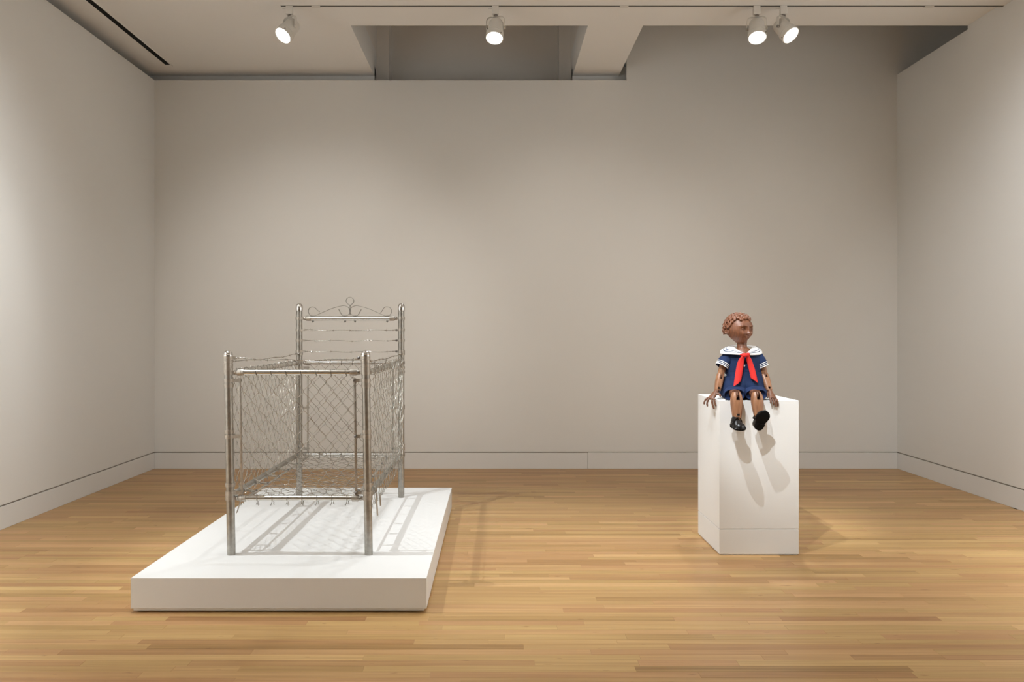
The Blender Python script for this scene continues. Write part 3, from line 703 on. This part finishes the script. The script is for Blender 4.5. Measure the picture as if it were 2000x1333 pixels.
cr_in = [Zc(1000, 80, 5.19), Zc(1022, 88, 5.15), Zc(1005, 105, 5.10), Zc(950, 155, 5.055), Zc(905, 210, 5.018)]
cr_out = [Zc(1150, 95, 5.23), Zc(1195, 140, 5.18), Zc(1212, 215, 5.085), Zc(1080, 236, 5.028), Zc(925, 236, 5.012)]
back_in = [cl_in[0], Zc(850, 58, 5.21), cr_in[0]]; back_out = [cl_out[0], Zc(850, 84, 5.27), cr_out[0]]
cb = MB()
for a, b_ in ((cl_in, cl_out), (cr_in, cr_out), (back_in, back_out)):
    q = collar_side(a, b_, 'c', M_cotton); cb.add(q.v, q.f)
collar = cb.build('sailor_collar', M_cotton, doll, smooth=60); collar['label'] = 'white sailor collar with two navy stripes'
for a, b_ in ((cl_in, cl_out), (cr_in, cr_out)):
    for t in (.56, .74):
        collar_side(a, b_, 's', M_navy, t, t+.055, .0012, .003, 2).build('collar_stripe', M_navy, collar, smooth=60)

# neckerchief
kn = MB(); kn.tube(smoothp([Zc(770, 240, 5.016), Zc(830, 240, 5.005), Zc(880, 245, 4.998), Zc(930, 235, 5.004), Zc(970, 225, 5.016)]), [.002, .003, .004, .005, .007, .009]+[.0125]*7+[.011]*6+[.012, .010, .007]+[.004, .003, .002], 14)
kn.ball(Zc(862, 250, 4.998), (.016, .012, .0135)); kn.ball(Zc(915, 245, 5.0), (.012, .010, .010))
kerchief = kn.build('neckerchief', M_red, doll, smooth=80); kerchief['label'] = 'red neckerchief tied at the chest'
def tail(Lp, Rp):
    mb = MB(); l = smoothp(Lp, 5); r = smoothp(Rp, 5); m = min(len(l), len(r)); G = []; n = 8
    for i in range(m):
        for k in range(n+1):
            t = k/n; p = l[i].lerp(r[i], t); p += Vector((0, -1, 0))*(.010*math.sin(math.pi*t)+.003*math.sin(t*9)*(1-i/m)); G.append(p)
    W_ = n+1; N_ = len(G); B = [p+Vector((0, .003, 0)) for p in G]; fs = []
    for i in range(m-1):
        for k in range(n): a = i*W_+k; fs += [(a, a+1, a+1+W_, a+W_), (a+N_, a+W_+N_, a+1+W_+N_, a+1+N_)]
        for k in (0, n): a = i*W_+k; fs.append((a, a+W_, a+W_+N_, a+N_))
    for k in range(n):
        for i in (0, m-1): a = i*W_+k; fs.append((a, a+1, a+1+N_, a+N_))
    mb.add(G+B, fs); mb.build('tail', M_red, kerchief, smooth=80)
tail([Zc(815, 255, 5.004), Zc(752, 340, 5.012), Zc(712, 450, 5.014), Zc(680, 620, 5.008), Zc(645, 872, 4.996)],
     [Zc(868, 262, 5.002), Zc(862, 340, 5.010), Zc(845, 450, 5.013), Zc(820, 620, 5.008), Zc(792, 768, 5.0)])
tail([Zc(900, 262, 5.002), Zc(905, 340, 5.010), Zc(932, 460, 5.013), Zc(965, 590, 5.009), Zc(990, 708, 5.004)],
     [Zc(955, 255, 5.004), Zc(1005, 340, 5.012), Zc(1048, 460, 5.014), Zc(1090, 600, 5.008), Zc(1134, 808, 4.998)])

# arms: shaped wooden pieces with slotted joints
def piece(a, b_, rads, flat=(1, 1), n=28, p=2.4, name='piece', m=None, parent=None, uref=None):
    a = Vector(a); b_ = Vector(b_); d = (b_-a).normalized(); u = Vector(uref or (0, 1, 0)); u = (u-d*u.dot(d)).normalized(); v_ = d.cross(u); secs = []
    for k, r in enumerate(rads):
        t = k/(len(rads)-1); secs.append((a.lerp(b_, t), r*flat[0], r*flat[1], u, v_))
    mb = MB(); loft(mb, secs, n, p); return mb.build(name, m or M_limb, parent or doll, smooth=40)
def obox(c, hx, hy, hz, d, u):
    d = Vector(d).normalized(); u = Vector(u); u = (u-d*u.dot(d)).normalized(); v_ = d.cross(u); M = Matrix((( v_.x, u.x, d.x, c[0]), (v_.y, u.y, d.y, c[1]), (v_.z, u.z, d.z, c[2]), (0, 0, 0, 1)))
    return MB().box((-hx, -hy, -hz), (hx, hy, hz), M)
def cut_local(o, cutters):
    for c in cutters: c.v = [tuple(Vector(q)-Vector(doll.location)) for q in c.v]
    boolean_world(o, cutters)
def boolean_world(o, cutters):
    for B in cutters:
        me = bpy.data.meshes.new('c'); me.from_pydata(B.v, [], B.f); bm = bmesh.new(); bm.from_mesh(me); bmesh.ops.recalc_face_normals(bm, faces=bm.faces); bm.to_mesh(me); bm.free()
        me.materials.append(M_slot); c = bpy.data.objects.new('c', me); COL.objects.link(c)
        t = bpy.data.objects.new('t', o.data); COL.objects.link(t)
        m_ = t.modifiers.new('b', 'BOOLEAN'); m_.object = c; m_.solver = 'EXACT'; m_.operation = 'DIFFERENCE'
        try: m_.material_mode = 'TRANSFER'
        except Exception: pass
        bpy.context.view_layer.update(); dg = bpy.context.evaluated_depsgraph_get()
        nm = bpy.data.meshes.new_from_object(t.evaluated_get(dg)); bpy.data.objects.remove(t); bpy.data.objects.remove(c)
        if len(nm.polygons) > 8:
            o.data = nm; nm.shade_smooth(); nm.set_sharp_from_angle(angle=math.radians(38))
FRONT = Vector((0, -1, 0))
def arm(sh, el, wr, sg):
    piece(sh, el.lerp(sh, .10), [.022, .023, .022, .020], p=2.4, name='upper_arm')
    d = (wr-el).normalized()
    fa = piece(el-d*.020, wr, [.0215, .0248, .0262, .0258, .0248, .0235, .0215, .0195], p=2.8, name='forearm')
    cut_local(fa, [obox(el-d*.004+FRONT*.0, .0075, .05, .024, d, EY), obox(wr-d*.012, .0068, .05, .007, d, EY)])
    t = piece(el-(el-sh).normalized()*.03, el+d*.016, [.018, .018, .016, .013], (1.15, .37), p=3, name='elbow_tongue', m=M_hand)
arm(P(1413, 712, DY-.005), P(1406.5, 736, DY-.012), P(1401.5, 763, 5.062), -1)
arm(P(1488, 714, DY-.005), P(1493.5, 735, DY-.015), P(1502.5, 763.5, 5.03), 1)

def hand(wr, palm_c, pd, pn, fingers, thumb, name='hand'):
    """palm as a flattened loft from the wrist; five separate jointed fingers"""
    pd = Vector(pd).normalized(); pn = Vector(pn); pn = (pn-pd*pn.dot(pd)).normalized(); ps = pd.cross(pn); wr = Vector(wr); palm_c = Vector(palm_c)
    end = palm_c+pd*.026; secs = []
    for t, hw, hh in ((0, .015, .014), (.25, .016, .0135), (.55, .0215, .012), (.8, .0245, .0115), (1, .0235, .010), (1.1, .018, .007)):
        secs.append((wr.lerp(end, t), hw, hh, ps, pn))
    mb = MB(); loft(mb, secs, 24, 2.5)
    h = mb.build(name, M_hand, doll, smooth=70)
    for base, pts, r in fingers:
        s = end+ps*base-pd*.006; q = [s]
        for dx in pts: q.append(q[-1]+Vector(dx))
        q2 = smoothp(q, 4); m = len(q2); R = [r*(1-.30*i/(m-1))*(1+.10*math.sin(i/(m-1)*3*2*math.pi)) for i in range(m)]; R[-1] *= .55
        MB().tube(q2, R, 12).build('finger', M_hand, h, smooth=80)
    s = wr.lerp(end, .38)+ps*thumb[0]; q = [s]
    for dx in thumb[1]: q.append(q[-1]+Vector(dx))
    q2 = smoothp(q, 4); m = len(q2); R = [.0088*(1-.28*i/(m-1)) for i in range(m)]; R[-1] *= .55
    MB().tube(q2, R, 12).build('thumb', M_hand, h, smooth=80)
    return h
# hand at the plinth's left edge: wrist over the top, fingers hooked down its side
wl = P(1401.5, 762.5, 5.06)
dnl = lambda a, b_, c: Vector((a, b_, c))
hand(wl, Vector((1.448, 5.030, 1.030)), (-.66, -.34, -.60), (-.50, -.35, .75),
     [(.019, [dnl(-.020, .004, -.012), dnl(-.012, .0, -.020), dnl(-.001, 0, -.016)], .0070),
      (.006, [dnl(-.019, -.004, -.014), dnl(-.008, -.004, -.026), dnl(.003, -.002, -.018)], .0075),
      (-.007, [dnl(-.006, -.014, -.020), dnl(.004, -.006, -.030), dnl(.009, -.002, -.022)], .0078),
      (-.019, [dnl(.001, -.014, -.016), dnl(.005, -.004, -.022), dnl(.005, 0, -.014)], .0068)],
     (-.014, [dnl(.011, -.009, -.003), dnl(.006, -.009, -.007), dnl(.001, -.005, -.010)]))
wr_ = P(1502.5, 763, 5.03)
hand(wr_, Vector((1.806, 4.958, 1.040)), (.14, -.78, -.60), (.25, -.45, .85),
     [(.019, [dnl(-.004, -.018, -.012), dnl(-.001, -.010, -.016), dnl(.0, 0, -.014)], .0068),
      (.006, [dnl(.0, -.020, -.014), dnl(.001, -.010, -.020), dnl(.001, .002, -.018)], .0072),
      (-.007, [dnl(.005, -.018, -.016), dnl(.003, -.008, -.024), dnl(.001, .002, -.022)], .0072),
      (-.019, [dnl(.009, -.014, -.016), dnl(.004, -.006, -.022), dnl(.001, .002, -.018)], .0068)],
     (.014, [dnl(-.012, -.010, -.010), dnl(-.006, -.014, -.008), dnl(-.001, -.012, -.010)]))

# legs
def leg(kx, ky, ax_, ay, Yk, Ya):
    k = P(kx, ky, Yk); a = P(ax_, ay, Ya); d = (a-k).normalized()
    piece(Vector((k.x, 5.06, k.z+.002)), Vector((k.x, Yk+.004, k.z+.004)), [.022, .024, .0245, .024], (1, 1.2), p=2.6, name='thigh', m=M_hand, uref=(0, 0, 1))
    sh = piece(k-d*.012, a, [.0255, .0335, .0372, .0378, .0370, .0352, .0330, .0305, .0275, .0250], (.9, 1.0), p=2.8, name='shin', n=36)
    cut_local(sh, [obox(k+d*.010, .0105, .06, .030, d, EY), obox(a-d*.033, .0100, .028, .0065, d, EY-Vector((0, .0, 0)))])
    piece(k-d*.014, k+d*.022, [.020, .027, .027, .020], (.98, .36), p=3, name='knee_tongue', m=M_hand)
    return a, d
aL, dL = leg(1438, 770.5, 1439.5, 821, 4.893, 4.870)
aR, dR = leg(1477.5, 770.5, 1482, 818, 4.893, 4.860)

def shoe(M, name, label, L_=.135, W_=.043, strap=True):
    # local: x heel->toe, y across, z up from the sole
    def outline(t):                                    # half widths of the sole along its length
        return W_*(.60+.10*math.sin(t*math.pi*1.0)+.38*math.exp(-((t-.70)/.24)**2)-.04*math.exp(-((t-.35)/.12)**2))*math.sqrt(max(0, 1-abs(2*t-1)**5.5))
    N_ = 22; ts = [i/(N_-1) for i in range(N_)]
    mb = MB(); rings = []
    for z, gsc in ((0, .96), (.002, 1.0), (.009, 1.0), (.0105, .98)):
        rings.append([M@Vector(((t-.5)*L_*gsc, outline(t)*gsc+.0015, z)) for t in ts]+[M@Vector(((t-.5)*L_*gsc, -outline(t)*gsc-.0015, z)) for t in reversed(ts)])
    mb.rings(rings); s_ = MB(); 
    hl = MB(); rings = []
    for z in (-.006, .001): rings.append([M@Vector(((t*.34-.5)*L_*.985, outline(t*.34)*.97+.001, z)) for t in ts]+[M@Vector(((t*.34-.5)*L_*.985, -outline(t*.34)*.97-.001, z)) for t in reversed(ts)])
    # upper
    up = MB(); secs = []
    for i in range(N_):
        t = .015+.97*i/(N_-1); x = (t-.5)*L_
        hgt = .062 if t < .08 else (.066-.0*t if t < .40 else .066-.030*min(1, (t-.40)/.30))
        if t > .72: hgt = .036*math.sqrt(max(.02, 1-((t-.72)/.275)**2))+.006
        if t < .06: hgt = .050+.012*t/.06
        w0 = outline(t)*.97; ring = []
        for k in range(16):
            a = math.pi*k/15; cs = math.cos(a); sn = math.sin(a)
            ring.append(M@Vector((x, w0*math.copysign(abs(cs)**.75, cs)*(1-.28*sn*(1 if t < .5 else .6)), .008+(hgt-.008)*sn**.8)))
        secs.append(ring)
    up.rings(secs)
    root = mb.build(name, M_sole, doll, smooth=40); root['label'] = label
    hp = MB().rings(rings).build('heel', M_sole, root, smooth=40)
    up.build('upper', M_shoe, root, smooth=60)
    st = [M@Vector((-.004+.006*0, W_*.86*math.cos(a), .022+.047*math.sin(a))) for a in [math.pi*k/14 for k in range(15)]]
    MB().ribbon(st, .012, .0035, (M.to_3x3()@Vector((1, 0, 0))).normalized()).build('strap', M_shoe, root)
    b = M@Vector((-.004, -W_*.90, .036)); MB().ball(b, (.006, .006, .007)).build('buckle', M_shoe, root)
    tr_ = [M@Vector((x, y, .0115)) for x, y in [((t-.5)*L_*1.0, outline(t)+.0018) for t in ts]+[((t-.5)*L_, -outline(t)-.0018) for t in reversed(ts)]]
    MB().tube(tr_, .0017, 6, closed=True).build('welt', M_shoe, root)
    return root
def frame(origin, x, z):
    x = Vector(x).normalized(); z = Vector(z); z = (z-x*z.dot(x)).normalized(); y = z.cross(x)
    return Matrix(((x.x, y.x, z.x, origin[0]), (x.y, y.y, z.y, origin[1]), (x.z, y.z, z.z, origin[2]), (0, 0, 0, 1)))
# hanging flat, toe toward the room
oL = P(1440, 836.5, 4.838); shoe(frame(oL, (.30, -.95, -.20), (0, -.20, 1)), 'shoe', 'black strap shoe hanging level', L_=.122, W_=.039)
# kicked up, sole to the room
oR = P(1488.5, 822.5, 4.800); shoe(frame(oR, (.28, -.30, .91), (-.30, .95, .30)), 'shoe', 'black strap shoe with its sole to the front', L_=.138, W_=.045)
piece(aL-dL*.01, aL+Vector((0, -.006, -.022)), [.021, .020, .020], p=2.2, name='ankle', m=M_hand)
piece(aR-dR*.012, aR+Vector((.004, -.006, -.012)), [.021, .020, .018], p=2.2, name='ankle', m=M_hand)

# head: carved, facing to the viewer's right
HC = P(1443, 643.5, DY+.002); yaw = math.radians(27)
fw = Vector((math.sin(yaw), -math.cos(yaw), -.02)).normalized(); rt_ = fw.cross(EZ).normalized(); upv = rt_.cross(fw).normalized()
def HW(x, y, z): return HC+rt_*x+fw*y+upv*z          # x = face's left-right, y forward, z up
def head_pt(th, ph):
    # th from top, ph around (0 = forward)
    sx, sy, sz = math.sin(th)*math.sin(ph), math.sin(th)*math.cos(ph), math.cos(th)
    a, b_, c = .087, .094, .098
    x, y, z = a*sx, b_*sy, c*sz
    if z < 0:
        t = min(1, -z/c); x *= 1-.36*t**1.6; y = y*(1-.10*t) if y > 0 else y*(1-.52*t**1.2)
        y += .010*t**2
    if z > 0: y -= .004*z/c
    # flatten the face
    if y > .078: y = .078+(y-.078)*.55
    def g(cx, cz, wx, wz): return math.exp(-((x-cx)/wx)**2-((z-cz)/wz)**2) if y > 0 else 0
    ay = 0
    for s in (-1, 1):
        ay -= .0125*g(s*.034, .002, .019, .013)        # sockets
        ay += .0060*g(s*.036, .022, .022, .0055)       # brow
        ay += .0075*g(s*.040, -.030, .020, .017)       # cheeks
        ay -= .0030*g(s*.018, -.056, .006, .006)
    ay += .0045*g(0, .045, .05, .025)
    ay += .0060*g(0, -.004, .0075, .022)               # bridge
    ay += .0170*g(0, -.024, .0105, .0110)              # short rounded nose
    ay += .0065*g(-.010, -.029, .006, .006)+.0065*g(.010, -.029, .006, .006)
    ay -= .0040*g(0, -.039, .006, .005)
    ay += .0065*g(0, -.047, .017, .0045)-.0065*g(0, -.0525, .019, .0022)+.0070*g(0, -.059, .014, .0045)
    ay -= .0030*g(0, -.068, .014, .004)
    ay += .0070*g(0, -.083, .018, .011)                # chin
    return HW(x, y+ay, z)
NT, NP = 150, 200; vs = []; fs = []
for i in range(NT+1):
    for k in range(NP): vs.append(head_pt(.0001+(math.pi-.0002)*i/NT, 2*math.pi*k/NP))
for i in range(NT):
    for k in range(NP): fs.append((i*NP+k, (i+1)*NP+k, (i+1)*NP+(k+1) % NP, i*NP+(k+1) % NP))
head = MB().add(vs, fs).build('head', M_head, doll, smooth=180); head['label'] = 'round carved head turned to the side'
def surf(x, z, dy=0):                                  # forward distance of the face at x, z
    best = None
    for i in range(0, NT+1, 2):
        for k in range(0, NP):
            q = vs[i*NP+k]-HC; xx = q.dot(rt_); zz = q.dot(upv); yy = q.dot(fw)
            if yy < 0: continue
            e = (xx-x)**2+(zz-z)**2
            if best is None or e < best[0]: best = (e, yy)
    return HW(x, best[1]+dy, z)
Mh = Matrix((rt_, fw, upv)).transposed().to_4x4()
for s in (-1, 1):
    MB().ball(surf(s*.034, .001, -.0045), (.0135, .0095, .0100), Mh, 20, 12).build('eye', M_head, head, smooth=180)
    for z0, z1, rr in ((.0095, .0075, .0014), (-.0078, -.006, .0010)):
        q = [surf(s*.034+0.0150*math.cos(a), z1*0+.001+(z0)*math.sin(a), .0025+.0025*math.sin(a)) for a in [math.pi*k/10 for k in range(11)]]
        MB().tube(q, [rr*(.4+.6*math.sin(math.pi*i/10)) for i in range(11)], 8).build('eyelid', M_head, head, smooth=180)
    q = [surf(s*(.016+.040*t), .021+.006*math.sin(t*2.6), .0002) for t in [k/8 for k in range(9)]]
    MB().tube(q, [.0017*(.5+math.sin(math.pi*(.1+.8*k/8))*.7) for k in range(9)], 8).build('eyebrow', M_hand, head, smooth=180)
    # ear
    ec = HW(s*.083, -.014, -.014); mb = MB(); loop = []
    for k in range(20):
        a = 2*math.pi*k/20; loop.append(ec+fw*(.0095*math.cos(a)-.002*math.sin(a))+upv*(.0165*math.sin(a))+rt_*(s*(.004-.002*math.cos(a))))
    mb.tube(loop, .0031, 10, closed=True); mb.ball(ec+rt_*s*.001, (.0070, .0105, .0155), Mh, 16, 10); mb.ball(ec-upv*.014+fw*.004+rt_*s*.002, (.0045, .0055, .0055), Mh, 12, 8)
    mb.ball(ec+fw*.009-upv*.002+rt_*s*.003, (.004, .004, .006), Mh, 10, 8)
    mb.build('ear', M_head, head, smooth=180)
# lip line
MB().tube([surf(.0125*math.sin(t), -.0522+.0022*abs(t)**1.5, .0002) for t in [(-1.3+2.6*k/12) for k in range(13)]], .0011, 6).build('lip_line', mat('pale_lip_line', (.55, .36, .25), .5), head, smooth=180)
# hair: carved curls fused together
hb = MB(); rh = random.Random(11); golden = math.pi*(3-math.sqrt(5)); n = 250
for i in range(n):
    z = 1-2*(i+.5)/n; r = math.sqrt(1-z*z); a = golden*i; d = Vector((r*math.sin(a), r*math.cos(a), z))
    # hairline: forehead bare, temples bare, covers crown, back, above the ears
    front = d.y; lim = -.30+.88*max(0, min(1, (front+.12)/.42)) 
    if abs(d.x) > .80 and d.y > -.15: lim = max(lim, .12)
    if d.z < lim: continue
    c = HW(d.x*.089, d.y*.096-.003, d.z*.101+.002)
    rr = rh.uniform(.0105, .0145); hb.ball(c, rr, n=10, m=7)
    # a little coil on top of some
    t1 = d.cross(Vector((.3, .2, 1))).normalized(); t2 = d.cross(t1)
    wv = lambda v3: rt_*v3.x+fw*v3.y+upv*v3.z
    q = []; ph = rh.uniform(0, 6)
    for k in range(8):
        an = ph+k*.75; ra = .0120-.0009*k; q.append(c+wv(d)*(.003+.0011*k)+wv(t1)*(ra*math.cos(an))+wv(t2)*(ra*math.sin(an)))
    hb.tube(q, .0046, 6)
hair = hb.build('hair', M_head, head, smooth=0)
rm = hair.modifiers.new('r', 'REMESH'); rm.mode = 'VOXEL'; rm.voxel_size = .0016; rm.use_smooth_shade = True
bpy.context.view_layer.update(); dg = bpy.context.evaluated_depsgraph_get(); me = bpy.data.meshes.new_from_object(hair.evaluated_get(dg)); hair.modifiers.clear(); hair.data = me
hair['label'] = 'tightly curled carved hair'

# tidy up helper properties and labels that repeat
for o in bpy.data.objects:
    if 'wloc' in o: del o['wloc']
